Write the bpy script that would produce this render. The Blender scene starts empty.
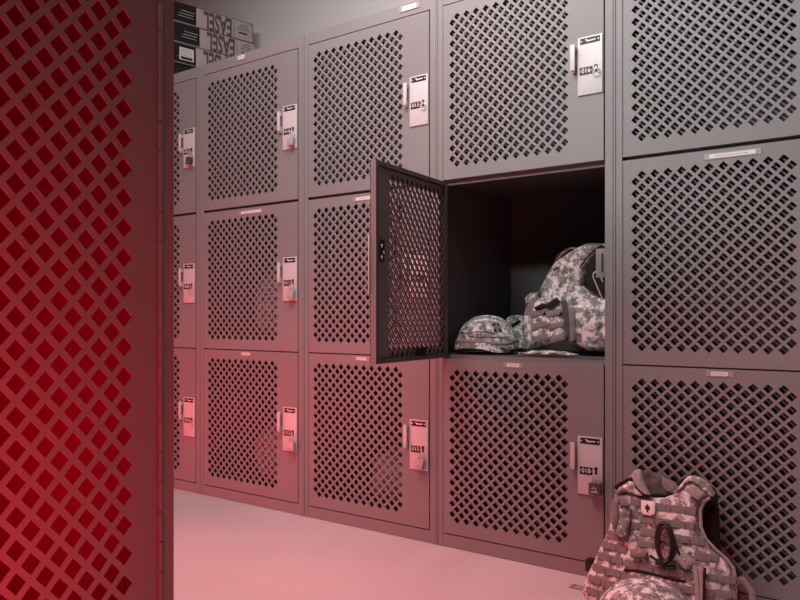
import bpy, bmesh, math, random
from mathutils import Vector, Matrix, noise
from mathutils.geometry import delaunay_2d_cdt
random.seed(7)
C = bpy.context.scene.collection
PI = math.pi

# ---------------------------------------------------------------- camera
F = 740.0                       # focal length in pixels of the 800 x 600 frame
NN = math.hypot(1027, F)
CX, SX = 1027 / NN, F / NN      # cosine / sine of the camera's yaw against the locker row
EYE, DCAM = 0.793, 2.165
cam_d = bpy.data.cameras.new('camera')
cam = bpy.data.objects.new('camera', cam_d); C.objects.link(cam)
cam.location = (0, -DCAM, EYE)
cam.rotation_euler = (PI / 2, 0, math.atan2(SX, CX))
cam_d.sensor_width = 36; cam_d.lens = F / 800 * 36
cam_d.shift_y = 17 / 800
cam_d.clip_start = 0.02
bpy.context.scene.camera = cam

# ---------------------------------------------------------------- world and lights
w = bpy.data.worlds.new('world'); bpy.context.scene.world = w; w.use_nodes = True
w.node_tree.nodes['Background'].inputs[0].default_value = (0.02, 0.015, 0.016, 1)
w.node_tree.nodes['Background'].inputs[1].default_value = 1.0

def area(name, loc, target, size, power, col, sy=None, spread=180):
    l = bpy.data.lights.new(name, 'AREA'); l.energy = power; l.color = col
    l.shape = 'RECTANGLE'; l.size = size; l.size_y = sy or size; l.spread = math.radians(spread)
    o = bpy.data.objects.new(name, l); C.objects.link(o); o.location = loc
    o.rotation_euler = (Vector(target) - Vector(loc)).to_track_quat('-Z', 'Y').to_euler()
    return o
area('ceiling_lamp_light', (-1.25, -1.30, 2.66), (-0.60, -.60, 0.7), 1.0, 15, (1, .985, .985), .25)
area('ceiling_lamp_light', (-2.4, -0.90, 2.66), (-2.1, -.3, 0.9), 1.0, 6, (1, .985, .985), .25)
area('ceiling_lamp_light', (-1.2, -2.8, 2.66), (-0.9, -.4, 1.0), 1.0, 13, (1, .985, .985), .25, 100)
area('ceiling_lamp_light', (-1.2, -0.7, 2.66), (-.6, .6, 1.5), 1.0, 17, (1, .985, .985), .25)
area('added_red_light', (-0.22, -2.62, 0.10), (-.84, -2.15, .45), .2, 4.2, (1, .0, .02), .2, 70)  # the red lamps from here down are added, unseen, to tint the scene
area('added_red_light', (-0.30, -2.35, 0.08), (-.84, -2.25, .3), .2, 6.8, (1, .0, .02), .2, 90)
area('added_red_light', (-3.0, -1.25, 0.25), (-2.3, 0, .5), .4, 8.5, (1, .0, .03), .4, 130)
area('added_red_light', (-.93, -2.0, 0.33), (-1.34, -2.05, .85), .2, 9.5, (1, .0, .015), .2)  # added inside the near locker to redden its holes
area('added_red_light', (-1.7, -1.15, 2.2), (-1.7, 0, 1.0), .3, 2.8, (1, .0, .03), .3)
area('added_red_light', (-2.3, -1.05, 1.5), (-1.1, -.5, 0), .3, 5.2, (1, .0, .03), .3, 90)
area('added_red_light', (0.1, -1.9, 2.5), (-.4, -.5, 0), .3, 1.6, (1, .0, .03), .3, 50)

vs = bpy.context.scene.view_settings
bpy.context.scene.display_settings.display_device = 'sRGB'
vs.view_transform = 'Standard'; vs.look = 'None'; vs.exposure = 0.0; vs.gamma = 1.0; vs.use_curve_mapping = False

# ---------------------------------------------------------------- materials
def mat(name, col, rough=.5, metal=0.0, var=0.0, vscale=6.0, bump=0.0, bscale=200.0, spec=.5):
    m = bpy.data.materials.new(name); m.use_nodes = True
    nt = m.node_tree; b = nt.nodes['Principled BSDF']
    b.inputs['Base Color'].default_value = (*col, 1)
    b.inputs['Roughness'].default_value = rough; b.inputs['Metallic'].default_value = metal
    b.inputs['Specular IOR Level'].default_value = spec
    tc = nt.nodes.new('ShaderNodeTexCoord')
    n = nt.nodes.new('ShaderNodeTexNoise'); n.inputs['Scale'].default_value = vscale; n.inputs['Detail'].default_value = 5
    nt.links.new(tc.outputs['Object'], n.inputs['Vector'])
    r = nt.nodes.new('ShaderNodeValToRGB')
    r.color_ramp.elements[0].position = .3; r.color_ramp.elements[1].position = .7
    r.color_ramp.elements[0].color = (*[c * (1 - var) for c in col], 1)
    r.color_ramp.elements[1].color = (*[min(1, c * (1 + var)) for c in col], 1)
    nt.links.new(n.outputs['Fac'], r.inputs['Fac']); nt.links.new(r.outputs['Color'], b.inputs['Base Color'])
    if bump > 0:
        n2 = nt.nodes.new('ShaderNodeTexNoise'); n2.inputs['Scale'].default_value = bscale; n2.inputs['Detail'].default_value = 3
        nt.links.new(tc.outputs['Object'], n2.inputs['Vector'])
        bp = nt.nodes.new('ShaderNodeBump'); bp.inputs['Strength'].default_value = bump; bp.inputs['Distance'].default_value = .002
        nt.links.new(n2.outputs['Fac'], bp.inputs['Height']); nt.links.new(bp.outputs['Normal'], b.inputs['Normal'])
    return m

def camo_mat(name, cell=.0036, gain=1.0):
    m = bpy.data.materials.new(name); m.use_nodes = True
    nt = m.node_tree; b = nt.nodes['Principled BSDF']; b.inputs['Roughness'].default_value = .95
    b.inputs['Specular IOR Level'].default_value = .1
    tc = nt.nodes.new('ShaderNodeTexCoord')
    sn = nt.nodes.new('ShaderNodeVectorMath'); sn.operation = 'SNAP'; sn.inputs[1].default_value = (cell, cell, cell)
    nt.links.new(tc.outputs['Object'], sn.inputs[0])
    def lay(scale, off):
        mp = nt.nodes.new('ShaderNodeVectorMath'); mp.operation = 'ADD'; mp.inputs[1].default_value = off
        nt.links.new(sn.outputs[0], mp.inputs[0])
        n = nt.nodes.new('ShaderNodeTexNoise'); n.inputs['Scale'].default_value = scale; n.inputs['Detail'].default_value = 4
        n.inputs['Roughness'].default_value = .65
        nt.links.new(mp.outputs[0], n.inputs['Vector'])
        return n
    n1, n2 = lay(42, (3, 0, 1)), lay(26, (11, 5, 7))
    r1 = nt.nodes.new('ShaderNodeValToRGB'); r1.color_ramp.interpolation = 'CONSTANT'
    e = r1.color_ramp.elements
    e[0].position = 0; e[0].color = (.20 * gain, .195 * gain, .185 * gain, 1)
    e[1].position = .45; e[1].color = (.40 * gain, .395 * gain, .38 * gain, 1)
    a = e.new(.52); a.color = (.82 * gain, .81 * gain, .79 * gain, 1)
    r2 = nt.nodes.new('ShaderNodeValToRGB'); r2.color_ramp.interpolation = 'CONSTANT'
    r2.color_ramp.elements[0].position = 0; r2.color_ramp.elements[0].color = (0, 0, 0, 1)
    r2.color_ramp.elements[1].position = .565; r2.color_ramp.elements[1].color = (1, 1, 1, 1)
    mx = nt.nodes.new('ShaderNodeMix'); mx.data_type = 'RGBA'
    nt.links.new(n1.outputs['Fac'], r1.inputs['Fac']); nt.links.new(n2.outputs['Fac'], r2.inputs['Fac'])
    nt.links.new(r2.outputs['Color'], mx.inputs['Factor'])
    nt.links.new(r1.outputs['Color'], mx.inputs['A']); mx.inputs['B'].default_value = (.30 * gain, .295 * gain, .285 * gain, 1)
    nt.links.new(mx.outputs['Result'], b.inputs['Base Color'])
    n3 = nt.nodes.new('ShaderNodeTexNoise'); n3.inputs['Scale'].default_value = 55; nt.links.new(tc.outputs['Object'], n3.inputs['Vector'])
    n3.inputs['Detail'].default_value = 4
    bp = nt.nodes.new('ShaderNodeBump'); bp.inputs['Strength'].default_value = .7; bp.inputs['Distance'].default_value = .006
    nt.links.new(n3.outputs['Fac'], bp.inputs['Height']); nt.links.new(bp.outputs['Normal'], b.inputs['Normal'])
    return m

M = dict(
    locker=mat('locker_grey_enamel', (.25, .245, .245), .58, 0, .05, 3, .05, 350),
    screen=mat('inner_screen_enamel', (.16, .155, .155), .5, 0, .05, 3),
    shell=mat('locker_inside_shade', (.098, .093, .093), .55, 0, .05, 3, .05, 350),  # locker enamel darkened, the shade of the interior put into its colour
    wall=mat('wall_paint', (.70, .685, .68), .85, 0, .03, 1.2, .05, 120),
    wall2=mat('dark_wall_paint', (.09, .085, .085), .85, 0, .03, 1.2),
    ceil=mat('ceiling_paint', (.20, .195, .195), .9, 0, .02),
    floor=mat('polished_concrete', (.64, .60, .60), .4, 0, .06, 2.2, .04, 60),
    plate=mat('pale_lock_plate', (.63, .62, .62), .4, 0, .02, 20),
    black=mat('black_label', (.008, .007, .007), .5),
    white=mat('white_lettering', (.8, .8, .8), .6),
    paper=mat('paper_label', (.82, .80, .80), .7, 0, .03, 60),
    holder=mat('label_holder', (.36, .35, .35), .4),
    steel=mat('bright_steel', (.60, .59, .59), .4, .35),
    darksteel=mat('dark_lock_metal', (.12, .115, .115), .4, .5),
    silver=mat('silver_lock_body', (.50, .49, .49), .4, .1),
    camo=camo_mat('digital_camouflage_cloth'),
    web=mat('grey_webbing', (.24, .225, .22), .9, 0, .12, 90, .6, 900, .1),
    webl=mat('pale_grey_webbing', (.36, .35, .34), .9, 0, .12, 90, .5, 900, .1),
    dark=mat('dark_lining_and_shade', (.025, .023, .023), .9, 0, .1, 20, 0, 1, .1),  # cloth lining, also stands in for shade in the stored vest's openings
    rubber=mat('black_rubber', (.012, .011, .011), .45),
    lining=mat('collar_lining', (.10, .095, .092), .9, 0, .35, 40, .8, 60, .1),
    card=mat('pale_cardboard', (.50, .44, .435), .85, 0, .05, 10),
    ink=mat('grey_printing_ink', (.12, .085, .088), .8),
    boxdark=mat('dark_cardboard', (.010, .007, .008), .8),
    lampm=mat('lamp_housing', (.5, .5, .5), .5),
)

# ---------------------------------------------------------------- helpers
def at(px, py, y):
    """point of the vertical plane y seen at a pixel of the photograph (used to measure real sizes)"""
    c = SX * ((px - 400) / F) + CX
    Z = (y + DCAM) / c
    return (CX * (px - 400) / F * Z - SX * Z, EYE + (317 - py) / F * Z)

def tag(o, label=None, cat=None, group=None, kind=None):
    if label: o['label'] = label
    if cat: o['category'] = cat
    if group: o['group'] = group
    if kind: o['kind'] = kind
    return o

def empty(name, loc, rz=0.0):
    o = bpy.data.objects.new(name, None); C.objects.link(o); o.location = loc; o.rotation_euler = (0, 0, rz)
    o.empty_display_size = .05
    return o

def text_geo(s, size, bold=0.0):
    cu = bpy.data.curves.new('lettering', 'FONT'); cu.body = s; cu.size = size; cu.align_x = 'CENTER'; cu.align_y = 'CENTER'
    cu.resolution_u = 3; cu.offset = bold
    o = bpy.data.objects.new('lettering', cu); C.objects.link(o)
    dg = bpy.context.evaluated_depsgraph_get(); dg.update()
    me = o.evaluated_get(dg).to_mesh()
    vs_ = [(v.co.x, v.co.y) for v in me.vertices]; fs = [tuple(p.vertices) for p in me.polygons]
    o.evaluated_get(dg).to_mesh_clear()
    bpy.data.objects.remove(o); bpy.data.curves.remove(cu)
    return vs_, fs

class MB:
    def __init__(s): s.bm = bmesh.new()
    def face(s, pts, m=0):
        try:
            f = s.bm.faces.new([s.bm.verts.new(p) for p in pts]); f.material_index = m; return f
        except ValueError: return None
    def box(s, x0, x1, y0, y1, z0, z1, m=0, bev=0.0):
        r = bmesh.ops.create_cube(s.bm, size=1)
        vv = r['verts']
        for v in vv:
            v.co = Vector((x0 + (v.co.x + .5) * (x1 - x0), y0 + (v.co.y + .5) * (y1 - y0), z0 + (v.co.z + .5) * (z1 - z0)))
        fs = set(f for v in vv for f in v.link_faces)
        for f in fs: f.material_index = m
        if bev > 0:
            es = list(set(e for v in vv for e in v.link_edges))
            r = bmesh.ops.bevel(s.bm, geom=es, offset=bev, segments=2, affect='EDGES', profile=.6)
            for f in r['faces']: f.material_index = m
        return vv
    def tube(s, pts, r, seg=8, m=0, closed=False, flat=1.0):
        pts = [Vector(p) for p in pts]; n = len(pts); rings = []
        ref = None
        for i, p in enumerate(pts):
            a = pts[(i - 1) % n] if (closed or i > 0) else p
            b = pts[(i + 1) % n] if (closed or i < n - 1) else p
            t = (b - a).normalized()
            if ref is None:
                ref = Vector((0, 1, 0)) if abs(t.y) < .9 else Vector((1, 0, 0))
            u = (ref - t * ref.dot(t)).normalized(); ref = u; v_ = t.cross(u)
            rr = r[i] if isinstance(r, (list, tuple)) else r
            rings.append([s.bm.verts.new(p + u * math.cos(k * 2 * PI / seg) * rr * flat + v_ * math.sin(k * 2 * PI / seg) * rr) for k in range(seg)])
        for i in range(n if closed else n - 1):
            A, B = rings[i], rings[(i + 1) % n]
            for k in range(seg):
                f = s.bm.faces.new((A[k], A[(k + 1) % seg], B[(k + 1) % seg], B[k])); f.material_index = m
        if not closed:
            for R_ in (rings[0][::-1], rings[-1]):
                f = s.bm.faces.new(R_); f.material_index = m
    def prism(s, poly, y0, y1, m=0):
        a = [s.bm.verts.new((x, y0, z)) for x, z in poly]; b = [s.bm.verts.new((x, y1, z)) for x, z in poly]
        n = len(poly); fs = [s.bm.faces.new(a), s.bm.faces.new(b[::-1])]
        for i in range(n): fs.append(s.bm.faces.new((a[i], b[i], b[(i + 1) % n], a[(i + 1) % n])))
        for f in fs: f.material_index = m
    def text(s, str_, size, cx, y, cz, m=0, rot=0.0, sx=1.0, bold=0.0):
        vv, fs = text_geo(str_, size, bold); c, q = math.cos(rot), math.sin(rot)
        V = [s.bm.verts.new((cx + c * x * sx - q * z, y, cz + q * x * sx + c * z)) for x, z in vv]
        for f in fs:
            try: s.bm.faces.new([V[i] for i in f]).material_index = m
            except ValueError: pass
    def ball(s, c, r, m=0, seg=12):
        rr = bmesh.ops.create_uvsphere(s.bm, u_segments=seg, v_segments=max(6, seg // 2), radius=1)
        for v in rr['verts']:
            v.co = Vector((c[0] + v.co.x * r[0], c[1] + v.co.y * r[1], c[2] + v.co.z * r[2]))
            for f in v.link_faces: f.material_index = m
    def build(s, name, mats, parent=None, loc=(0, 0, 0), rz=0.0, smooth=False, off=None, recalc=True, angle=35):
        if off is not None: bmesh.ops.translate(s.bm, verts=s.bm.verts, vec=-Vector(off))
        if recalc: bmesh.ops.recalc_face_normals(s.bm, faces=s.bm.faces)
        me = bpy.data.meshes.new(name); s.bm.to_mesh(me); s.bm.free()
        if not isinstance(mats, (list, tuple)): mats = [mats]
        for m in mats: me.materials.append(m)
        if smooth:
            me.shade_smooth()
            me.set_sharp_from_angle(angle=math.radians(angle))
        o = bpy.data.objects.new(name, me); C.objects.link(o)
        o.location = loc; o.rotation_euler = (0, 0, rz)
        if parent: o.parent = parent
        return o

def copy_tree(o, parent=None):
    c = o.copy(); C.objects.link(c)
    if parent: c.parent = parent
    for ch in list(o.children): copy_tree(ch, c)
    return c

def struct(mb, name, m): return tag(mb.build(name, m), kind='structure')

# cushion-like cloth piece with a real outline, thickness and soft edge
def pillow(mb, outline, surf, th=.03, edge=.02, res=.008, m=0, wr=.003, ws=30):
    ol = []
    n = len(outline)
    for i in range(n):
        a, b = Vector(outline[i]), Vector(outline[(i + 1) % n]); k = max(1, int((b - a).length / res))
        for j in range(k): ol.append(a.lerp(b, j / k))
    segs = [(ol[i], ol[(i + 1) % len(ol)]) for i in range(len(ol))]
    def dist(p):
        best = 9
        for a, b in segs:
            ab = b - a; t = max(0, min(1, (p - a).dot(ab) / max(ab.length_squared, 1e-12)))
            d = (p - a - ab * t).length_squared
            if d < best: best = d
        return math.sqrt(best)
    def inside(p):
        c = False
        for a, b in segs:
            if (a.y > p.y) != (b.y > p.y) and p.x < (b.x - a.x) * (p.y - a.y) / (b.y - a.y) + a.x: c = not c
        return c
    x0, x1 = min(p.x for p in ol), max(p.x for p in ol); z0, z1 = min(p.y for p in ol), max(p.y for p in ol)
    pts = list(ol); zi = z0 + res * .5; row = 0
    while zi < z1:
        xi = x0 + (res * .5 if row % 2 else 0)
        while xi < x1:
            p = Vector((xi, zi))
            if inside(p) and dist(p) > res * .45: pts.append(p)
            xi += res
        zi += res * .87; row += 1
    r = delaunay_2d_cdt(pts, [(i, (i + 1) % len(ol)) for i in range(len(ol))], [], 1, 1e-6)
    V, FC = r[0], r[2]
    fr, bk = [], []
    for p in V:
        p = Vector(p[:2])
        d = dist(p); q = min(1, d / edge); o_ = th / 2 * math.sqrt(max(0, 1 - (1 - q) ** 2))
        y = surf(p.x, p.y); wv = noise.noise(Vector((p.x * ws, 3.1, p.y * ws))) * wr * q
        wv += noise.noise(Vector((p.x * ws * 2.3, 7.7, p.y * ws * 2.3))) * wr * .5 * q
        fv = mb.bm.verts.new((p.x, y - o_ + wv, p.y)); fr.append(fv)
        bk.append(fv if d < 1e-5 else mb.bm.verts.new((p.x, y + o_, p.y)))
    for f in FC:
        for L, fl in ((fr, 1), (bk, -1)):
            vv = [L[i] for i in f][::fl]
            try: mb.bm.faces.new(vv).material_index = m
            except ValueError: pass

# ---------------------------------------------------------------- the room
H = .61; K = .1647; DI = 1.3435e-4
W = DI * H * NN / K             # width of one locker column
S = W / .61
D = .56                         # locker depth
_u = 1240.5; _Z = H * F / (K * _u); _X = 213.5 / F * _Z
XB = CX * _X - SX * _Z          # world x of the seam between the 4th and the 5th column
TOP = 1.917

X0, X1, Y0, Y1, ZC = -4.2, 2.4, -3.6, .60, 2.80
b = MB(); b.box(X0 - .1, X1 + .1, Y0 - .1, Y1 + .1, -.1, 0); struct(b, 'floor', M['floor'])
b = MB(); b.box(X0 - .1, X1 + .1, Y0 - .1, Y1 + .1, ZC, ZC + .1); struct(b, 'ceiling', M['ceil'])
b = MB(); b.box(X0 - .1, X1 + .1, Y1, Y1 + .1, 0, ZC); struct(b, 'wall_back', M['wall'])
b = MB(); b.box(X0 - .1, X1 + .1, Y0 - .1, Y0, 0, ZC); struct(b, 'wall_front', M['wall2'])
b = MB(); b.box(X0 - .1, X0, Y0, Y1, 0, ZC); struct(b, 'wall_left', M['wall'])
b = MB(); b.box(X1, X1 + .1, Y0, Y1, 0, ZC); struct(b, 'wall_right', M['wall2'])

# ---------------------------------------------------------------- lockers
def perforated(mb, dw, dh, xs, z_even, n_even, pz, th=.0015, frac=.345, m=0, mb_=0):
    """sheet with a diamond lattice of real holes; xs = positions of the half-pitch columns"""
    a = xs[1] - xs[0]; bz = pz / 2; q = frac * 2
    bm = mb.bm
    cache = {}
    def V(x, y, z):
        k = (round(x, 5), round(y, 5), round(z, 5))
        if k not in cache: cache[k] = bm.verts.new(k)
        return cache[k]
    def F_(ps):
        try: bm.faces.new([V(*p) for p in ps]).material_index = mb_ if all(p[1] > th * .5 for p in ps) else m
        except ValueError: pass
    ztop = z_even + (n_even - 1) * pz + bz + bz; zbot = z_even - bz - bz
    xl, xr = xs[0] - a, xs[-1] + a
    for i, x in enumerate(xs):
        zz = [z_even + j * pz for j in range(n_even)] if i % 2 == 0 else [z_even - bz + j * pz for j in range(n_even + 1)]
        for z in zz:
            o = [(x + a, z), (x, z + bz), (x - a, z), (x, z - bz)]
            h = [(x + a * q, z), (x, z + bz * q), (x - a * q, z), (x, z - bz * q)]
            for k in range(4):
                k2 = (k + 1) % 4
                for y, fl in ((0, 1), (th, -1)):
                    ps = [(o[k][0], y, o[k][1]), (o[k2][0], y, o[k2][1]), (h[k2][0], y, h[k2][1]), (h[k][0], y, h[k][1])]
                    F_(ps[::fl])
                F_([(h[k][0], 0, h[k][1]), (h[k2][0], 0, h[k2][1]), (h[k2][0], th, h[k2][1]), (h[k][0], th, h[k][1])])
        # fill between the lattice and the straight border above / below
        if i % 2 == 0:
            zt, zb = zz[-1] + bz, zz[0] - bz
            for y in (0, th):
                F_([(x - a, y, ztop), (x - a, y, zt), (x, y, zt), (x, y, ztop)]) if False else None
                F_([(x - a, y, ztop), (x - a, y, zt - bz), (x, y, zt), (x + a, y, zt - bz), (x + a, y, ztop)]) if False else None
    n = len(xs)
    # zigzag outlines
    topz = [(xs[0] - a, z_even + (n_even - 1) * pz)]
    botz = [(xs[0] - a, z_even)]
    for i, x in enumerate(xs):
        top = (z_even + (n_even - 1) * pz + bz) if i % 2 == 0 else (z_even - bz + n_even * pz + bz)
        bot = (z_even - bz) if i % 2 == 0 else (z_even - 2 * bz)
        topz.append((x, top)); botz.append((x, bot))
    topz.append((xs[-1] + a, z_even + (n_even - 1) * pz)); botz.append((xs[-1] + a, z_even))
    for y in (0, th):
        for L, zo in ((topz, dh), (botz, 0)):
            for k in range(len(L) - 1):
                F_([(L[k][0], y, L[k][1]), (L[k + 1][0], y, L[k + 1][1]), (L[k + 1][0], y, zo), (L[k][0], y, zo)])
        # left and right notches and borders
        for x, xo, xe in ((xs[0], xs[0] - a, 0), (xs[-1], xs[-1] + a, dw)):
            for j in range(n_even - 1):
                z = z_even + j * pz
                F_([(xo, y, z), (x, y, z + bz), (xo, y, z + pz)])
            ze = [z_even + j * pz for j in range(n_even)]
            F_([(xo, y, 0)] + [(xo, y, z) for z in ze] + [(xo, y, dh), (xe, y, dh), (xe, y, 0)])
DW, DH = .5540 * S, .6015
HX0, HPX, PZ = .0372 * S, .018 * S, .0359

def locker_door_mesh(sx=1.0):
    b = MB()
    perforated(b, DW * sx, DH, [(HX0 + HPX * k) * sx for k in range(23)], .0695, 14, PZ, mb_=1)  # back of the sheet takes the shade-darkened enamel
    w_, t = DW * sx, .0015
    inner = MB()
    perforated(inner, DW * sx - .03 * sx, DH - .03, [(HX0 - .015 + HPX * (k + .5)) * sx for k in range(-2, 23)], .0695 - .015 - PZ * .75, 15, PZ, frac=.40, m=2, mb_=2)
    bmesh.ops.translate(inner.bm, verts=inner.bm.verts, vec=(.015 * sx, .0105, .015))
    me = bpy.data.meshes.new('inner'); inner.bm.to_mesh(me); inner.bm.free(); b.bm.from_mesh(me); bpy.data.meshes.remove(me)
    b.box(0, t, 0.0016, .020, 0, DH); b.box(w_ - t, w_, 0.0016, .020, 0, DH)
    b.box(t, w_ - t, .0016, .020, 0, t); b.box(t, w_ - t, .0016, .020, DH - t, DH)
    b.box(t, .016, .0185, .020, t, DH - t, 1); b.box(w_ - .016, w_ - t, .0185, .020, t, DH - t, 1)
    b.box(.016, w_ - .016, .0185, .020, t, .014, 1); b.box(.016, w_ - .016, .0185, .020, DH - .014, DH - t, 1)
    return b
def handle_mb():
    b = MB()
    b.box(-.0075, .0075, -.018, -.0135, -.04, .04, 0, .0018)
    b.box(-.0045, .0045, -.0136, -.0002, -.045, -.022, 0, .0008); b.box(-.0045, .0045, -.0136, -.0002, .022, .036, 0, .0008)
    return b
PW, PH = .078, .177
def plate_mb():
    b = MB()
    b.box(-PW / 2, PW / 2, -.0042, -.0002, 0, PH, 0, .0014)
    for x in (-PW * .36, PW * .36):
        b.ball((x, -.0042, .012), (.0022, .0012, .0022), 1, 8)
    # keyway slot of the latch
    b.box(PW * .20, PW * .20 + .007, -.0048, -.0040, PH * .36, PH * .47, 2)
    b.tube([(PW * .20 + .0035, -.0047, PH * .46), (PW * .20 + .0035, -.0056, PH * .46)], .0058, 14, 2)
    return b
def brand_label_mb():
    b = MB()
    b.box(-PW * .40, PW * .40, -.0050, -.0043, PH * .875, PH * .975, 0)
    for sx in (-1, 1):
        b.tube([(sx * PW * .34, -.0052, PH * .925), (sx * PW * .34, -.0054, PH * .925)], .0026, 8, 1)
    b.prism([(-.016, PH * .945), (-.009, PH * .955), (-.006, PH * .93), (.018, PH * .935), (.018, PH * .915), (-.008, PH * .905), (-.012, PH * .93)], -.0054, -.0051, 1)
    return b
def number_label(num, parent, x, z):
    b = MB()
    b.box(-.0205, .0205, -.0050, -.0043, -.0115, .0115, 0)
    for q in (-1, 0, 1): b.text(num[q + 1], .0195, q * .0098, -.0054, 0, 1, bold=.0002)
    for q in (-1, 1): b.box(q * .0175 - .0014, q * .0175 + .0014, -.0054, -.0050, -.0012, .0012, 1)
    o = b.build('number_label', [M['black'], M['white']], parent, (x, 0, z), recalc=False)
    return o
def hinge_mb(dh=DH):
    b = MB(); z = .01
    while z < dh - .012:
        b.tube([(0, -.0005, z), (0, -.0005, z + .0105)], .0021, 6); z += .0118
    return b
def strip_mb(w_, h):
    b = MB()
    b.box(-w_ / 2 - .014, w_ / 2 + .014, -.0012, -.0002, -h / 2 - .003, h / 2 + .003, 1, .0003)
    b.box(-w_ / 2, w_ / 2, -.0020, -.0010, -h / 2, h / 2, 0)
    b.box(-w_ * .38, w_ * .34, -.0022, -.0019, -h * .05, h * .05, 2)
    return b
tmp_mesh = {}
def shared(key, mb_fn, name, mats, parent, loc, rz=0.0, **kw):
    if key not in tmp_mesh:
        o = mb_fn().build(name, mats, parent, loc, rz, **kw); tmp_mesh[key] = o.data
    else:
        o = bpy.data.objects.new(name, tmp_mesh[key]); C.objects.link(o); o.parent = parent; o.location = loc; o.rotation_euler = (0, 0, rz)
    return o
DZ = [.0480, .6540, 1.2665]      # bottoms of the three doors
def body_mb(width=W, depth=D, top=TOP, shelves=(.650, 1.262), post=.0255 * S):
    b = MB(); t = .0012; g = .0006
    b.box(g, t + g, .002, depth, 0, top); b.box(width - t - g, width - g, .002, depth, 0, top)
    b.box(g, width - g, depth - t, depth, 0, top)
    b.box(g, width - g, .002, depth, top - t, top, 0)
    b.box(g, width - g, .002, depth, .04, .04 + t)
    for x0, x1 in ((g, post), (width - post, width - g)):
        b.box(x0, x1, 0, .0035, .0, top, 1, .0012)
        b.box(x0 if x0 < .1 else x1 - .006, x0 + .006 if x0 < .1 else x1, -.003, .001, .0, top, 1, .0012)
        b.box(post - .002 if x0 < .1 else x0, post if x0 < .1 else x0 + .002, .012, .024, .04, top - .04, 0)
    b.box(post, width - post, 0.001, .0035, .001, DZ[0] - .004, 1, .0008)     # kick rail
    b.box(post, width - post, 0.001, .0035, DZ[2] + DH + .0035, top, 1, .0008)  # head rail
    for z in shelves:
        b.box(.002, width - .002, .022, depth - t, z + .013, z + .015, 0)
        b.box(post + .001, width - post - .001, .0225, .026, z - .012, z + .015, 1)
    return b

ROWS = ['bottom', 'middle', 'top']
NUM = {0: ('009', '008', '007'), 1: ('012', '011', '010'), 2: ('015', '014', '013'), 3: ('018', '017', '016'), 4: ('021', '020', '019')}
collabel = {
    0: 'three-tier grey metal locker column leftmost in the row, half hidden behind the red-lit locker',
    1: 'three-tier grey metal locker column with doors numbered 010 to 012',
    2: 'three-tier grey metal locker column left of the one with the open door',
    3: 'three-tier grey metal locker column whose middle door stands open on camouflage gear',
    4: 'three-tier grey metal locker column at right behind the vest on the floor'}
locks = []
open_parent = None
for c in range(5):
    lx = XB - W * (4 - c)
    root = empty('storage_locker', (lx, 0, 0))
    tag(root, collabel[c], 'locker', 'perforated steel lockers along the wall')
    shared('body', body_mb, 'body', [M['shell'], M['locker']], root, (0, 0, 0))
    for r in range(3):
        opened = (c == 3 and r == 1)
        hx = .0255 * S + .001
        if opened:
            sx = .785
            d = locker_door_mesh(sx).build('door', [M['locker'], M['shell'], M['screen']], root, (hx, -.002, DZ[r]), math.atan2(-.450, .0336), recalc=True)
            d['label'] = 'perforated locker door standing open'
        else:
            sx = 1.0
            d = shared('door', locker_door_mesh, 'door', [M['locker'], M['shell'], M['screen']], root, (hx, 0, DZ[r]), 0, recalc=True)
        shared('hinge' , hinge_mb, 'hinge', M['locker'], d, (-.0006, 0, 0), smooth=True)
        shared('handle', handle_mb, 'handle', M['plate'], d, (.4800 * S / 1.0326 * sx, 0, .321), smooth=True)
        pxl = .531 * S / 1.0326 * sx
        shared('plate', plate_mb, 'lock_plate', [M['plate'], M['steel'], M['black']], d, (pxl, 0, .204), smooth=True)
        shared('brand', brand_label_mb, 'maker_label', [M['black'], M['white']], d, (pxl, 0, .204))
        number_label(NUM[c][r], d, pxl - PW * .155, .204 + PH * .41)
        if r == 1 or (r == 0 and c == 2 and False):
            shared('strip_l', lambda: strip_mb(.118, .011), 'name_strip', [M['paper'], M['holder'], M['ink']], d, (.293 * S * sx, 0, DH - .019))
        elif r == 0:
            shared('strip_s', lambda: strip_mb(.045, .011), 'name_strip', [M['paper'], M['holder'], M['ink']], d, (.262 * S * sx, 0, DH - .013))
        if opened:
            q = MB(); q.box(-.012, .012, .0205, .0235, -.033, .033, 0, .001)
            for zz, s2 in ((.014, 1), (-.004, -1), (-.02, 1)):
                q.ball((s2 * .005, .0245, zz), (.004, .003, .006), 1, 8)
            q.build('latch', [M['rubber'], M['steel']], d, (DW * sx - .030, 0, .335), smooth=True)
            q = MB(); q.box(-.035, .035, .0205, .0215, -.012, .012)
            q.build('slot_cover', M['dark'], d, (.23 * S * sx, 0, .028))
        locks.append((c, r, lx + hx + pxl, DZ[r] + .204))
    if c in (1, 2):
        q = strip_mb(.036 if c == 1 else .06, .016); q.build('name_strip', [M['paper'], M['holder'], M['ink']], root, (.262 * S if c == 1 else .50 * S, 0, TOP - .017))
    if c == 3:
        q = MB(); xr = W - .0255 * S
        q.box(xr - .030, xr - .002, .004, .0075, .912, 1.0, 0, .001); q.box(xr - .012, xr - .007, .0028, .0045, .93, .985, 1)
        q.build('strike_plate', [M['locker'], M['black']], root, (0, 0, 0), smooth=True)

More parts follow.
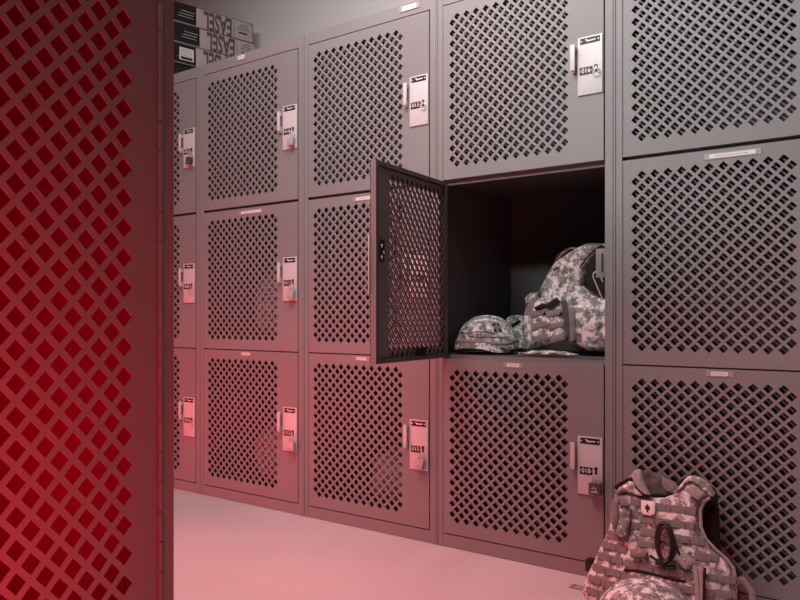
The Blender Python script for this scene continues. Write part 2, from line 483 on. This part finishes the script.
# ---------------------------------------------------------------- padlocks and rings on the doors
def shackle_pts(w_, h, z0, n=10):
    return [(-w_, 0, z0)] + [(-w_ * math.cos(PI * k / n), 0, z0 + h + w_ * math.sin(PI * k / n)) for k in range(n + 1)] + [(w_, 0, z0)]
def padlock(loc, tilt, bodym, rz=0.0, label='', logo=False, bw=.019, bh=.034):
    root = empty('padlock', loc, rz); root.rotation_euler = (0, tilt, rz)
    tag(root, label, 'padlock', 'padlocks hanging on the locker doors')
    b = MB(); b.tube(shackle_pts(.0105, .014, -.022), .0027, 8); b.build('shackle', M['steel'], root, smooth=True)
    b = MB(); b.box(-bw, bw, -.009, .007, -.022 - bh, -.020, 0, .003)
    b.box(-bw * .55, bw * .55, -.0096, -.0088, -.022 - bh * .72, -.022 - bh * .66, 1)
    if logo:
        b.tube([(x * .007, -.0094, -.039 + z * .007) for x, z in ((-1, .4), (-.3, 1), (.6, .7), (.3, 0), (1, -.3), (.2, -1), (-.8, -.6))], .0011, 5, 1)
    b.build('lock_body', [bodym, M['paper'] if logo else M['holder']], root, smooth=True)
pos = {(c, r): (x, z) for c, r, x, z in locks}
def lk(c, r): x, z = pos[(c, r)]; return (x + .0155 + .0065, -.0165, z + PH * .415 - .012)
padlock(lk(3, 0), 0, M['darksteel'], label='dark square padlock hanging on the door numbered 018', logo=True)
padlock(lk(2, 0), .22, M['silver'], label='pale padlock hanging tilted on the door numbered 015', bw=.0165)
padlock(lk(1, 2), .08, M['silver'], label='pale padlock hanging on the upper door numbered 010', bw=.016, bh=.03)
padlock(lk(1, 1), .06, M['silver'], label='pale padlock hanging on the middle door numbered 011', bw=.0165)
padlock(lk(1, 0), -.03, M['silver'], label='grey padlock hanging on the bottom door numbered 012', bw=.0165)
padlock(lk(0, 2), .12, M['darksteel'], label='padlock on the top door beside the red-lit locker', bw=.0155, bh=.03)
def ring(loc, r, label, tilt=.25):
    b = MB(); n = 20
    b.tube([(r * math.sin(2 * PI * k / n), -r * .15 * math.cos(2 * PI * k / n), -r + r * math.cos(2 * PI * k / n)) for k in range(n)], .0015, 6, closed=True)
    b.box(-.002, .002, -.003, -.0018, -r * .5, .006)
    o = b.build('lock_ring', M['steel'], None, loc, smooth=True)
    tag(o, label, 'ring', 'wire rings in the latches of unlocked doors')
for (c, r), rad, lab in (((3, 2), .011, 'small bright wire ring in the latch of the door numbered 016'),
                         ((2, 2), .011, 'small bright wire ring in the latch of the door numbered 013'),
                         ((0, 1), .019, 'large wire ring in the latch of the middle door beside the red-lit locker'),
                         ((0, 0), .012, 'small wire ring in the latch of the bottom door beside the red-lit locker')):
    x, y, z = lk(c, r); ring((x, -.0105, z + .012), rad, lab)

# ---------------------------------------------------------------- red-lit locker close to the camera
nd = (.0649, .9978); na = math.atan2(nd[1], nd[0]); NW = .61
corner = Vector((-.784, -1.569, 0))
norg = corner - Vector((nd[0], nd[1], 0)) * NW
near = empty('tall_locker', norg, na)
tag(near, 'tall perforated metal locker close by at left, lit dark red by added lamps', 'locker')
b = MB(); t = .0012; rp = .0194; lp = .03
b.box(0, t, .002, D, 0, TOP); b.box(NW - t, NW, .002, D, 0, TOP); b.box(0, NW, D - t, D, 0, TOP)
b.box(0, NW, .002, D, TOP - t, TOP); b.box(0, NW, .002, D, .04, .042)
b.box(NW - rp, NW, 0, .018, 0, TOP, 1, .0012); b.box(0, lp, 0, .018, 0, TOP, 1, .0012)
b.box(lp, NW - rp, .001, .004, .01, .05, 1); b.box(lp, NW - rp, .001, .004, 1.87, TOP, 1)
for z in (1.45,): b.box(.004, NW - .004, .03, D - .002, z, z + .003)
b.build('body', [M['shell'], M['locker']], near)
ndw, ndz, ndh = NW - rp - lp - .003, .053, 1.814
hp = .01565; xr_ = ndw - (.0688 - rp) + .0015
cols = [xr_ - hp * k for k in range(28)][::-1]      # odd index is the rightmost column
# the rightmost column belongs to the rows centred on eye height
zc = .793 - ndz
b = MB(); pz = .0358
if len(cols) % 2 == 0: cols = cols[1:]
z0 = zc - pz * math.floor((zc - .07) / pz)
perforated(b, ndw, ndh, cols, z0, int((ndh - .09 - z0) / pz) + 1, pz, th=.002, frac=.345)
b.box(ndw - .0015, ndw, .002, .018, 0, ndh); b.box(0, .0015, .002, .018, 0, ndh)
nd_o = b.build('door', M['locker'], near, (lp + .0015, 0, ndz))
b = MB(); z = .01
while z < ndh - .05:
    b.tube([(0, -.001, z), (0, -.001, z + .036)], .0027, 8); z += .0375
b.build('hinge', M['locker'], nd_o, (ndw + .0008, 0, 0), smooth=True)

# ---------------------------------------------------------------- boxes on top of the lockers
bx_dir = Vector((.082, .406)).normalized(); ba = math.atan2(bx_dir.y, bx_dir.x)
BL, BWd, BH = .545, .30, .0965
end = Vector((-2.891, .53))
def easel_box(k, slide, sticker, label):
    z = 2.328 - (k + 1) * .0995
    o = end - bx_dir * BL + bx_dir * slide
    root = empty('cardboard_box', (o.x, o.y, z), ba)
    tag(root, label, 'box', 'printed boxes stacked on the lockers')
    b = MB(); b.box(0, BL, 0, BWd, 0, BH, 0, .0015); b.build('carton', M['card'], root, smooth=True)
    b = MB(); y = -.0007
    # the carton lies upside down, so its printing is turned by 180 degrees
    b.box(.085, .222, y, -.0002, .003, BH - .003, 1)
    for i in range(3): b.box(.125 + .008 * i, .205 + .004 * i, y - .0004, y - .0001, .030 + .014 * i, .033 + .014 * i, 2)
    b.text('EASEL', .128, .342, y - .0002, BH * .49, 0, rot=PI, sx=.475, bold=.0040)
    for i in range(3): b.box(.45 + .010 * i, .522 - .006 * i, y - .0003, -.0002, .052 + .012 * i, .055 + .012 * i, 0)
    b.box(.46, .51, y - .0003, -.0002, .030, .038, 1)
    b.box(.431, .433, y, -.0002, .0, BH, 0)
    b.box(0, BL, y, -.0001, BH - .003, BH, 0); b.box(BL - .003, BL, y, -.0001, 0, BH, 0)
    b.build('printing', [M['ink'], M['boxdark'], M['card']], root, recalc=False)
    if sticker:
        b = MB(); b.box(.135, .210, -.0016, -.0010, .018, .078, 0)
        for i in range(4): b.box(.142, .203, -.0020, -.0015, .040 + .009 * i, .0415 + .009 * i, 1)
        b.box(.142, .203, -.0020, -.0015, .022, .034, 2)
        b.build('shipping_label', [M['paper'], M['ink'], M['boxdark']], root)
easel_box(0, 0, False, 'printed easel carton, topmost of the stack on the lockers')
easel_box(1, .018, False, 'printed easel carton in the middle of the stack on the lockers')
easel_box(2, -.002, True, 'printed easel carton with a white address label, third from the top')
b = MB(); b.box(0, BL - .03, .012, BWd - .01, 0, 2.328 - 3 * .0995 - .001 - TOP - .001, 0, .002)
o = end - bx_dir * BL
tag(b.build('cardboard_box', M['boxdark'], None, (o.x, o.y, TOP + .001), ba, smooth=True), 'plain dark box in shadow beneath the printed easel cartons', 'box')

# ---------------------------------------------------------------- helmet
def helmet(loc, rz, L, Wd, Hh, label, patch):
    root = empty('combat_helmet', loc, rz); tag(root, label, 'helmet', 'helmets with camouflage covers')
    nth, nph = 56, 18
    def rim(th):   # rim height, th = 0 at the rear, pi at the brow
        c = math.cos(th)
        ear = math.exp(-((abs(th if th < PI else 2 * PI - th) - .95) / .38) ** 2)
        return .018 * (1 - c) / 2 * 0 + .006 + .014 * (1 - ear) * (.5 + .5 * math.cos(2 * th)) * 0 + (.0 if ear > .6 else .013 * (1 - ear / .6)) * (1 if math.cos(th) > -.75 else .6)
    def pt(th, f, grow=0.0):
        zr = rim(th); phi = f * PI / 2
        r = math.sin(phi) ** .92; z = math.cos(phi) ** .92 if phi < PI / 2 - 1e-6 else 0
        k = 1 + .05 * (math.exp(-((f - 1) / .14) ** 2))
        x = math.cos(th) * r * L / 2 * k + .004; y = math.sin(th) * r * Wd / 2 * k
        zz = zr + (Hh - zr) * z
        n_ = noise.noise(Vector((x * 30, y * 30, zz * 30))) * .0016 + noise.noise(Vector((x * 70, y * 70, zz * 70))) * .0008
        q = 1 + (n_ + grow) / (L / 2)
        return (x * q, y * q, zr + (zz - zr) * q)
    b = MB(); rings = []
    for j in range(nph + 1):
        f = j / nph
        if j == 0: rings.append([b.bm.verts.new(pt(0, 0))] * nth); continue
        rings.append([b.bm.verts.new(pt(2 * PI * i / nth, f)) for i in range(nth)])
    inner = [b.bm.verts.new(Vector(pt(2 * PI * i / nth, 1)) * .93 + Vector((0, 0, .004))) for i in range(nth)]
    top_in = b.bm.verts.new((0, 0, Hh * .8))
    for j in range(nph):
        for i in range(nth):
            k = (i + 1) % nth
            vv = [rings[j][i], rings[j][k], rings[j + 1][k], rings[j + 1][i]]
            if j == 0: vv = [rings[0][0], rings[1][k], rings[1][i]]
            b.bm.faces.new(vv)
    for i in range(nth):
        k = (i + 1) % nth
        b.bm.faces.new((rings[-1][i], rings[-1][k], inner[k], inner[i]))
        b.bm.faces.new((inner[i], inner[k], top_in)).material_index = 1
    b.build('shell', [M['camo'], M['dark']], root, smooth=True, angle=70)
    b = MB()
    b.tube([pt(2 * PI * i / 40, .875, .0012) for i in range(40)], .0042, 6, closed=True, flat=.5)
    b.build('cover_band', M['webl'], root, smooth=True)
    b = MB()
    for f0, t0, t1 in ((.70, 3.6, 5.2), (.78, 4.2, 5.5)):
        b.tube([pt(t0 + (t1 - t0) * i / 12, f0 + .02 * math.sin(i * .5), .0002) for i in range(13)], .0017, 5)
    b.build('cover_seam', M['lining'], root, smooth=True)
    if patch:
        b = MB(); th0, f0 = 5.12, .66
        def g(u, v): return pt(th0 + u * .33, f0 - v * .20, .0016)
        for (u0, u1, v0, v1, m_) in ((0, 1, 0, 1, 0),):
            N_ = 6
            for i in range(N_):
                for j in range(N_):
                    mm = 0 if (i in (0, 1, 4, 5)) and (j in (0, 1, 4, 5)) else 1
                    b.face([g(i / N_, j / N_), g((i + 1) / N_, j / N_), g((i + 1) / N_, (j + 1) / N_), g(i / N_, (j + 1) / N_)], mm)
        o = b.build('insignia_patch', [M['black'], M['lining']], root, recalc=False)
        o.data.materials[1] = M['web']
        so = o.modifiers.new('thickness', 'SOLIDIFY'); so.thickness = .0012
    b = MB()
    b.tube([(L * .30, -Wd * .43, .022), (L * .43, -Wd * .40, .010), (L * .50, -Wd * .25, .012), (L * .50, 0, .02)], .006, 6, flat=.4)
    b.build('chin_strap', M['lining'], root, smooth=True)
    return root

SH = .666                       # top of the shelf in the open bay
hx_, _ = at(485.5, 350, .118)
helmet((hx_, .118, SH + .001), .35, .216, .20, .133, 'combat helmet with camouflage cover on the shelf of the open locker', True)
hx2, _ = at(645, 600, -.40)
helmet((hx2, -.40, .001), 1.2, .27, .25, .166, 'round camouflage-covered helmet on the floor in front of the vest', False)

# ---------------------------------------------------------------- vest on the floor
def surfv(x, z, y0=-.235, lean=.30, xc=None, curv=.9):
    xc = vxc if xc is None else xc
    return y0 + lean * z + curv * (x - xc) ** 2
vxc = at(655, 560, -.19)[0]
def ats(px, py, sf, extra=0.0):
    y = -.18
    for _ in range(6):
        x, z = at(px, py, y); y = sf(x, z) + extra
    return (x, z)
def poly(pts, sf, extra=0.0): return [ats(px, py, sf, extra) for px, py in pts]
def c6(pts): return [(560 + x / 3.333, 440 + y / 3.333) for x, y in pts]

vroot_loc = (at(660, 610, -.2)[0], -.22, 0)
vest = empty('body_armor_vest', vroot_loc)
tag(vest, 'camouflage body armor vest with webbing rows leaning on the lockers at bottom right', 'vest')
sf = surfv
back = lambda x, z: surfv(x, z, -.175, .34, None, .3)
# back panel seen through neck and arm openings
b = MB()
pillow(b, poly(c6([(250, 105), (300, 105), (345, 118), (385, 140), (430, 118), (470, 125), (520, 165), (530, 230), (534, 330), (540, 400), (590, 420), (600, 560), (560, 690), (200, 660), (190, 560), (200, 400), (200, 200), (215, 150)]), back), back, .026, .014, .010, 0, .003)
b.build('back_panel', M['dark'], vest, off=vroot_loc, smooth=True, angle=60)
# lining of the back of the collar
bc = lambda x, z: back(x, z) - .019
b = MB()
pillow(b, poly(c6([(272, 100), (300, 103), (345, 116), (385, 140), (398, 165), (380, 182), (345, 190), (300, 186), (275, 160)]), bc), bc, .012, .008, .006, 0, .004, 45)
b.build('collar_lining', M['lining'], vest, off=vroot_loc, smooth=True, angle=60)
b = MB(); bc2 = lambda x, z: back(x, z) - .027
pillow(b, poly(c6([(340, 120), (385, 142), (396, 160), (380, 178), (352, 170), (338, 145)]), bc2), bc2, .006, .004, .006)
b.build('collar_patch', M['web'], vest, off=vroot_loc, smooth=True, angle=60)
# front panel
front_ol = c6([(186, 172), (205, 165), (240, 172), (262, 184), (300, 190), (350, 192), (385, 178), (410, 150), (430, 135), (455, 140),
               (500, 168), (516, 186), (492, 192), (476, 210), (470, 240), (474, 290), (490, 330), (520, 360), (552, 388), (580, 420), (590, 470), (592, 540), (594, 600), (600, 655),
               (480, 628), (300, 590), (140, 552), (90, 530), (76, 505), (84, 470), (100, 430), (118, 395), (140, 345), (162, 300), (176, 240), (180, 200)])
b = MB()
pillow(b, poly(front_ol, sf), sf, .046, .022, .0075, 0, .005, 28)
b.build('front_panel', M['camo'], vest, off=vroot_loc, smooth=True, angle=60)
fs = lambda x, z: sf(x, z) - .0245
# webbing rows
def band(x0, x1, z0, h, name='webbing_row', slope=0.0, m='web', y_off=.0, sfn=None):
    sfn = sfn or fs
    b = MB(); n = max(2, int(abs(x1 - x0) / .006)); T = .0022
    rows = []
    for i in range(n + 1):
        x = x0 + (x1 - x0) * i / n; zz = z0 + slope * (x - x0)
        q = abs(math.sin((x - x0) / .038 * PI)); puff = .0016 * min(1, q * 4)
        ring_ = []
        for (dz, dy) in ((0, 0), (0, -T - puff), (h / 2, -T - puff - .0006), (h, -T - puff), (h, 0)):
            ring_.append(b.bm.verts.new((x, sfn(x, zz + dz) + dy - y_off + .002, zz + dz)))
        rows.append(ring_)
    for i in range(n):
        for k in range(5):
            k2 = (k + 1) % 5
            b.bm.faces.new((rows[i][k], rows[i][k2], rows[i + 1][k2], rows[i + 1][k]))
    b.bm.faces.new(rows[0]); b.bm.faces.new(rows[-1][::-1])
    # stitches that divide the row into loops
    x = x0 + .038
    while x < x1 - .01:
        zz = z0 + slope * (x - x0)
        b.box(x - .0008, x + .0008, sfn(x, zz) - T - .0034 - y_off + .002, sfn(x, zz) - .0005 - y_off, zz + .001, zz + h - .001, 1)
        x += .038
    b.build(name, [M[m], M['webl']], vest, off=vroot_loc, smooth=True, angle=40)
def cb(xl, yl, xr, h=7.0, **kw):
    (ax, az) = ats(560 + xl / 3.333, 440 + yl / 3.333, fs); (bx_, _) = ats(560 + xr / 3.333, 440 + yl / 3.333, fs)
    band(ax, bx_, az - .0185, .0172, **kw)
cb(318, 207, 455); cb(235, 190, 268)
cb(268, 248, 450); cb(234, 232, 266)
cb(268, 290, 320); cb(380, 312, 486); cb(234, 270, 264)
cb(262, 328, 325); cb(448, 372, 530)
cb(215, 395, 590); cb(206, 440, 592); cb(205, 482, 594)
for xl, yl, xr in ((158, 300, 232), (145, 335, 226), (127, 370, 212), (110, 408, 206), (96, 445, 196), (88, 485, 196)):
    cb(xl, yl, xr)
# shoulder strap of the right shoulder
b = MB(); s2 = lambda x, z: sf(x, z) - .004
pillow(b, poly(c6([(380, 176), (400, 150), (425, 122), (448, 117), (470, 127), (500, 150), (520, 178), (512, 190), (492, 178), (460, 150), (440, 138), (424, 148), (404, 168)]), s2), s2, .05, .010, .006, 0, .003, 40)
b.build('shoulder_strap', M['camo'], vest, off=vroot_loc, smooth=True, angle=60)
# left collar flap and shoulder
s3 = lambda x, z: sf(x, z) - .006
b = MB()
pillow(b, poly(c6([(183, 168), (200, 148), (225, 128), (244, 112), (252, 130), (262, 150), (280, 175), (296, 186), (262, 186), (225, 176), (196, 184)]), s3), s3, .044, .012, .006, 0, .004, 40)
b.build('shoulder_strap', M['camo'], vest, off=vroot_loc, smooth=True, angle=60)
s4 = lambda x, z: sf(x, z) - .022
b = MB()
pillow(b, poly(c6([(236, 116), (248, 100), (268, 96), (276, 110), (280, 135), (290, 160), (302, 182), (288, 186), (268, 172), (250, 150)]), s4), s4, .024, .010, .005, 0, .003, 40)
b.build('collar_flap', M['webl'], vest, off=vroot_loc, smooth=True, angle=60)
b = MB()
q = [ (x, s4(x, z) - .004, z) for x, z in poly(c6([(186, 160), (205, 146), (225, 136), (240, 128)]), s4)]
b.tube(q, .0065, 6, flat=.5); q = [(x, s4(x, z) - .004, z) for x, z in poly(c6([(250, 140), (262, 160), (282, 184), (298, 188)]), s4)]
b.tube(q, .003, 6, flat=.6)
b.build('collar_piping', M['dark'], vest, off=vroot_loc, smooth=True)
# small pieces: helper for flat patches
def patch(name, pts, depth, th, m, ex=None):
    sp = lambda x, z: fs(x, z) - depth
    b = MB(); pillow(b, poly(c6(pts), sp), sp, th, th * .6, .005, 0, .0005)
    o = b.build(name, m, vest, off=vroot_loc, smooth=True, angle=50)
    return o, sp
patch('chest_patch', [(270, 200), (318, 206), (316, 255), (270, 248)], .007, .005, M['paper'])
o, sp = patch('spade_mark', [(291, 213), (299, 224), (300, 231), (294, 234), (295, 241), (288, 240), (289, 233), (283, 229), (284, 221)], .0105, .003, M['black'])
patch('shoulder_patch', [(444, 146), (484, 178), (458, 200), (416, 168)], .010, .004, M['webl'])
# radio pouch at upper left
patch('pouch', [(178, 200), (200, 190), (226, 196), (234, 215), (234, 270), (226, 318), (205, 326), (185, 312), (176, 290), (168, 250)], .012, .034, M['camo'])
patch('pouch_flap', [(172, 215), (178, 196), (205, 188), (196, 215), (194, 260), (186, 290), (174, 285), (170, 250)], .033, .010, M['web'])
patch('pouch_flap', [(205, 190), (222, 194), (230, 210), (228, 222), (212, 218), (202, 230), (200, 212)], .031, .006, M['web'])
patch('pouch', [(232, 362), (280, 362), (296, 372), (290, 396), (236, 392)], .010, .018, M['web'])
patch('snap_tab', [(392, 376), (420, 378), (455, 404), (418, 433), (382, 396)], .014, .005, M['webl'])
sp = lambda x, z: fs(x, z) - .016
x, z = ats(560 + 415 / 3.333, 440 + 399 / 3.333, sp)
b = MB(); b.ball((x, sp(x, z), z), (.0042, .0025, .0042), 0, 10); b.build('snap_button', M['steel'], vest, off=vroot_loc, smooth=True)
x, z = ats(560 + 268 / 3.333, 440 + 374 / 3.333, sp)
b = MB(); b.ball((x, sp(x, z) - .004, z), (.003, .002, .003), 0, 8); b.build('snap_button', M['steel'], vest, off=vroot_loc, smooth=True)
# black cable loop
sp = lambda x, z: fs(x, z) - .014
def loop(cx, cy, rx, ry, r, tilt=0.0, d=.0):
    pts = []
    for k in range(30):
        a = 2 * PI * k / 30; ux, uy = rx * math.cos(a), ry * math.sin(a)
        x, z = ats(560 + (cx + ux * math.cos(tilt) - uy * math.sin(tilt)) / 3.333, 440 + (cy + ux * math.sin(tilt) + uy * math.cos(tilt)) / 3.333, sp)
        pts.append((x, sp(x, z) - d, z))
    return pts
b = MB(); b.tube(loop(350, 343, 27, 66, 0, -.10), .0058, 8, closed=True); b.tube(loop(352, 346, 21, 60, 0, -.02, .008), .004, 8, closed=True)
b.build('cable_loop', M['rubber'], vest, off=vroot_loc, smooth=True)
b = MB()
for ps, r in (([(322, 405), (350, 414), (384, 412)], .0085), ([(372, 300), (378, 322), (384, 350), (400, 385)], .0035), ([(300, 385), (320, 400), (340, 412)], .0035), ([(325, 345), (340, 338), (352, 342)], .003)):
    b.tube([(x, sp(x, z), z) for x, z in poly(c6(ps), sp)], r, 8)
b.build('cable_tie', M['rubber'], vest, off=vroot_loc, smooth=True)
for xs_ in ((446, 452, 456, 456), (468, 468, 470, 468)):
    b = MB(); b.tube([(x, sp(x, z) + .003, z) for x, z in poly(c6(list(zip(xs_, (418, 450, 500, 600)))), sp)], .0058, 6, flat=.5)
    b.build('hanging_strap', M['webl'], vest, off=vroot_loc, smooth=True)
b = MB(); b.tube([(x, sp(x, z) + .001, z) for x, z in poly(c6([(483, 425), (480, 470), (478, 600)]), sp)], .0035, 6)
b.build('strap_edge', M['dark'], vest, off=vroot_loc, smooth=True)
# edge binding around the arm opening and the neckline
b = MB(); sb = lambda x, z: sf(x, z) - .016
b.tube([(x, sb(x, z), z) for x, z in poly(c6([(500, 192), (480, 206), (468, 235), (470, 290), (486, 330), (518, 364), (555, 396), (578, 425), (586, 470)]), sb)], .0045, 6)
b.build('arm_binding', M['webl'], vest, off=vroot_loc, smooth=True)
# belly flap fold
b = MB(); sb = lambda x, z: fs(x, z) - .001
b.tube([(x, sb(x, z), z) for x, z in poly(c6([(215, 432), (280, 440), (350, 458), (420, 472)]), sb)], .0035, 6)
b.build('flap_edge', M['dark'], vest, off=vroot_loc, smooth=True)
# side straps and buckle
b = MB(); x, z = at(590, 562, -.12); b.box(x - .004, x + .018, -.15, -.12, z - .02, z + .016, 0, .005)
b.build('side_buckle', M['rubber'], vest, off=vroot_loc, smooth=True)
b = MB()
x0_, x1_ = at(571, 585, -.1)[0], at(590, 588, -.1)[0]
b.box(x0_, x1_ + .02, -.118, -.092, .0005, .005, 0, .0012); b.box(x0_ + .012, x0_ + .0135, -.118, -.092, .0045, .0056, 1)
b.build('floor_strap', [M['webl'], M['dark']], vest, off=vroot_loc, smooth=True)
b = MB()
x, z = at(738, 590, -.13)
b.tube([(x - .02, -.16, z + .02), (x + .012, -.13, z + .028), (x + .03, -.12, z + .002), (x + .035, -.13, z - .03), (x + .03, -.14, z - .05)], .009, 8, flat=.35)
b.build('side_strap', M['webl'], vest, off=vroot_loc, smooth=True)

# ---------------------------------------------------------------- vest in the open bay
xc2 = at(575, 320, .22)[0]
g2 = lambda x, z: .20 + .12 * (z - SH) + 1.2 * (x - xc2) ** 2
vloc = (xc2, .2, SH)
v2 = empty('body_armor_vest', vloc)
tag(v2, 'camouflage body armor vest standing on the shelf inside the open locker', 'vest')
def at2(pts, sf_): 
    out = []
    for px, py in pts:
        y = .2
        for _ in range(6):
            x, z = at(px, py, y); y = sf_(x, z)
        out.append((x, max(z, SH + .002)))
    return out
def piece(name, pts, d, th, m, res=.007, edge=None, wr=.004, ws=32, ang=60):
    sp = lambda x, z: g2(x, z) - d
    b = MB(); pillow(b, at2(pts, sp), sp, th, edge or th * .5, res, 0, wr, ws)
    return b.build(name, m, v2, off=vloc, smooth=True, angle=ang)
c5 = lambda pts: [(440 + x / 4.444, 230 + y / 4.444) for x, y in pts]
piece('back_panel', c5([(470, 220), (500, 160), (520, 110), (560, 80), (600, 76), (660, 70), (740, 66), (790, 90), (800, 300), (800, 530), (600, 520), (480, 330)]), -.05, .05, M['lining'], .01)
piece('front_panel', c5([(445, 270), (470, 222), (490, 180), (518, 140), (560, 110), (605, 80), (650, 60), (690, 58), (735, 60), (742, 75), (705, 100), (672, 150), (645, 205), (640, 245), (665, 275), (740, 290), (790, 300), (795, 420), (780, 510), (600, 520), (560, 430), (470, 350)]), 0, .07, M['camo'], wr=.008)
piece('carry_handle', c5([(520, 130), (540, 100), (580, 78), (606, 76), (600, 84), (575, 92), (552, 112), (530, 140)]), -.02, .02, M['webl'], .005)
piece('lower_panel', c5([(570, 345), (600, 335), (660, 325), (740, 330), (800, 335), (800, 540), (740, 541), (660, 536), (575, 500)]), .045, .055, M['camo'], .007, .02, .007, 28)
piece('panel_trim', c5([(566, 350), (600, 345), (602, 500), (574, 496)]), .075, .006, M['web'], .006)
piece('side_panel', c5([(372, 392), (400, 330), (440, 300), (500, 310), (545, 300), (562, 380), (572, 490), (520, 500), (430, 520), (388, 545)]), .055, .04, M['camo'], .007, .018)
piece('arm_opening_shade', c5([(695, 100), (720, 85), (745, 85), (745, 290), (690, 285), (650, 250), (645, 210), (665, 150)]), .037, .008, M['dark'], .008)  # near-black sheet painted in as the shade inside the arm opening
for r in range(3):
    y = 352 + r * 56
    for x0_, x1_ in ((404, 470), (478, 543)):
        o_ = r * 6
        piece('webbing_row', c5([(x0_ + o_ - 4, y + 10), (x1_ + o_ - 4, y - 4), (x1_ + o_, y + 24), (x0_ + o_, y + 40)]), .0765, .0045, M['web'], .006, .002, .0004)
piece('strap_down', c5([(404, 310), (440, 285), (412, 388), (370, 386), (380, 350)]), .070, .012, M['web'], .006)
piece('strap_down', c5([(540, 316), (562, 310), (574, 400), (576, 480), (556, 482), (548, 400)]), .078, .010, M['lining'], .006)
piece('hollow_shade', c5([(415, 345), (455, 325), (470, 330), (520, 300), (538, 320), (500, 350), (470, 345), (430, 358)]), .080, .008, M['dark'], .006)  # dark patch standing in for the shade under the flap
piece('front_pouch', c5([(380, 300), (400, 280), (440, 276), (430, 300), (400, 330), (385, 360)]), .04, .03, M['camo'], .006)
for ps in ([(722, 66), (690, 88), (655, 120), (622, 165)], [(596, 350), (640, 380), (700, 400)], [(505, 180), (520, 168), (535, 172)]):
    sp = lambda x, z: g2(x, z) - .037
    b = MB(); b.tube([(x, sp(x, z), z) for x, z in at2(c5(ps), sp)], .0025, 6); b.build('seam_cord', M['dark'], v2, off=vloc, smooth=True)
# pouch beside it, and a cloth lying in front
g3 = lambda x, z: .33 + .3 * (z - SH)
def free_piece(name, pts, sf_, th, m, edge, res=.006):
    b = MB(); pillow(b, at2(c5(pts), sf_), sf_, th, edge, res, 0, .004, 35); return b.build(name, m, None, smooth=True, angle=60)
root = empty('gear_pouch', (at(517, 340, .33)[0], .33, SH)); tag(root, 'camouflage pouch with a dark strap between the helmet and the standing vest', 'pouch')
L0 = tuple(root.location)
b = MB(); pillow(b, at2(c5([(300, 392), (312, 380), (350, 377), (380, 384), (390, 440), (394, 535), (340, 542), (326, 520), (310, 470), (298, 420)]), g3), g3, .05, .014, .006, 0, .004, 35)
b.build('pouch_body', M['camo'], root, off=L0, smooth=True, angle=60)
b = MB(); q = at2(c5([(310, 445), (335, 425), (372, 405)]), g3); b.tube([(x, g3(x, z) - .026, z) for x, z in q], .007, 6, flat=.5)
b.build('pouch_strap', M['dark'], root, off=L0, smooth=True)
b = MB(); cx_, cw_ = at(546, 357, .06)[0], .105
for i in range(16):
    for j in range(6):
        def P_(a, c_): 
            u = a / 16 * 2 - 1; v = c_ / 6 * 2 - 1
            return (cx_ + u * cw_, .075 + v * .035 * (1 - abs(u) ** 2.2) , SH + .006 + .012 * (1 - u * u) * (1 - v * v * .7) + .002 * math.sin(a * 1.3 + c_))
        b.face([P_(i, j), P_(i + 1, j), P_(i + 1, j + 1), P_(i, j + 1)])
bmesh.ops.remove_doubles(b.bm, verts=b.bm.verts, dist=.0004)
o = b.build('folded_cloth', M['camo'], smooth=True, angle=60); so = o.modifiers.new('thickness', 'SOLIDIFY'); so.thickness = .003
tag(o, 'flat camouflage cloth on the shelf edge in front of the standing vest', 'cloth')
# open padlock shackle / hook hanging beside the strike plate
hk = lambda px, py: (at(px, py, .05)[0], .05, at(px, py, .05)[1])
b = MB(); pts = [hk(601.5, 297), hk(596.8, 286), hk(593, 276.5), hk(593.3, 273.5), hk(595.8, 271.6), hk(598.6, 272.6), hk(603, 282)]
b.tube(pts, .0024, 8); o = b.build('metal_hook', M['steel'], smooth=True)
tag(o, 'bright steel hook hanging by the arm opening of the stored vest', 'hook')

# ---------------------------------------------------------------- gear behind closed doors
def bag(c, r, x, y, z, rx, ry, rz_, label):
    lx = XB - W * (4 - c)
    b = MB(); b.ball((0, 0, 0), (1, 1, 1), 0, 28)
    for v in b.bm.verts:
        p = v.co.copy(); n_ = 1 + .12 * noise.noise(p * 2.2 + Vector((c, r, 0)))
        for k, s_ in ((0, rx), (1, ry), (2, rz_)):
            v.co[k] = math.copysign(abs(p[k]) ** .75, p[k]) * s_ * n_
    b.tube([(-rx * .5, -ry * .6, rz_ * .75), (-rx * .2, -ry * .6, rz_ * 1.12), (rx * .2, -ry * .6, rz_ * 1.12), (rx * .5, -ry * .6, rz_ * .75)], .008, 6, 1)
    o = b.build('kit_bag', [M['camo'], M['web']], None, (lx + x, y, z + rz_ * 1.06), smooth=True, angle=80)
    tag(o, label, 'bag', 'kit bags inside the closed lockers')
bag(2, 0, .37, .22, .045, .15, .14, .11, 'pale kit bag seen through the holes of the door numbered 015')
bag(1, 0, .36, .22, .045, .15, .14, .14, 'kit bag seen through the holes of the door numbered 012')
bag(1, 1, .33, .25, SH, .17, .14, .16, 'kit bag seen through the holes of the door numbered 011')

# ---------------------------------------------------------------- ceiling lamps (above the frame)
for (x, y, lab) in ((-1.25, -1.3, 'long ceiling lamp over the aisle, third from the locker row'), (-2.4, -.9, 'long ceiling lamp over the aisle, farthest left'),
                   (-1.2, -2.8, 'long ceiling lamp behind the viewpoint, farthest from the lockers'), (-1.2, -.7, 'long ceiling lamp closest to the locker row')):
    root = empty('ceiling_lamp', (x, y, ZC)); tag(root, lab, 'lamp')
    b = MB(); b.box(-.6, .6, -.16, .16, -.06, -.001, 0, .004); b.build('housing', M['lampm'], root, smooth=True)
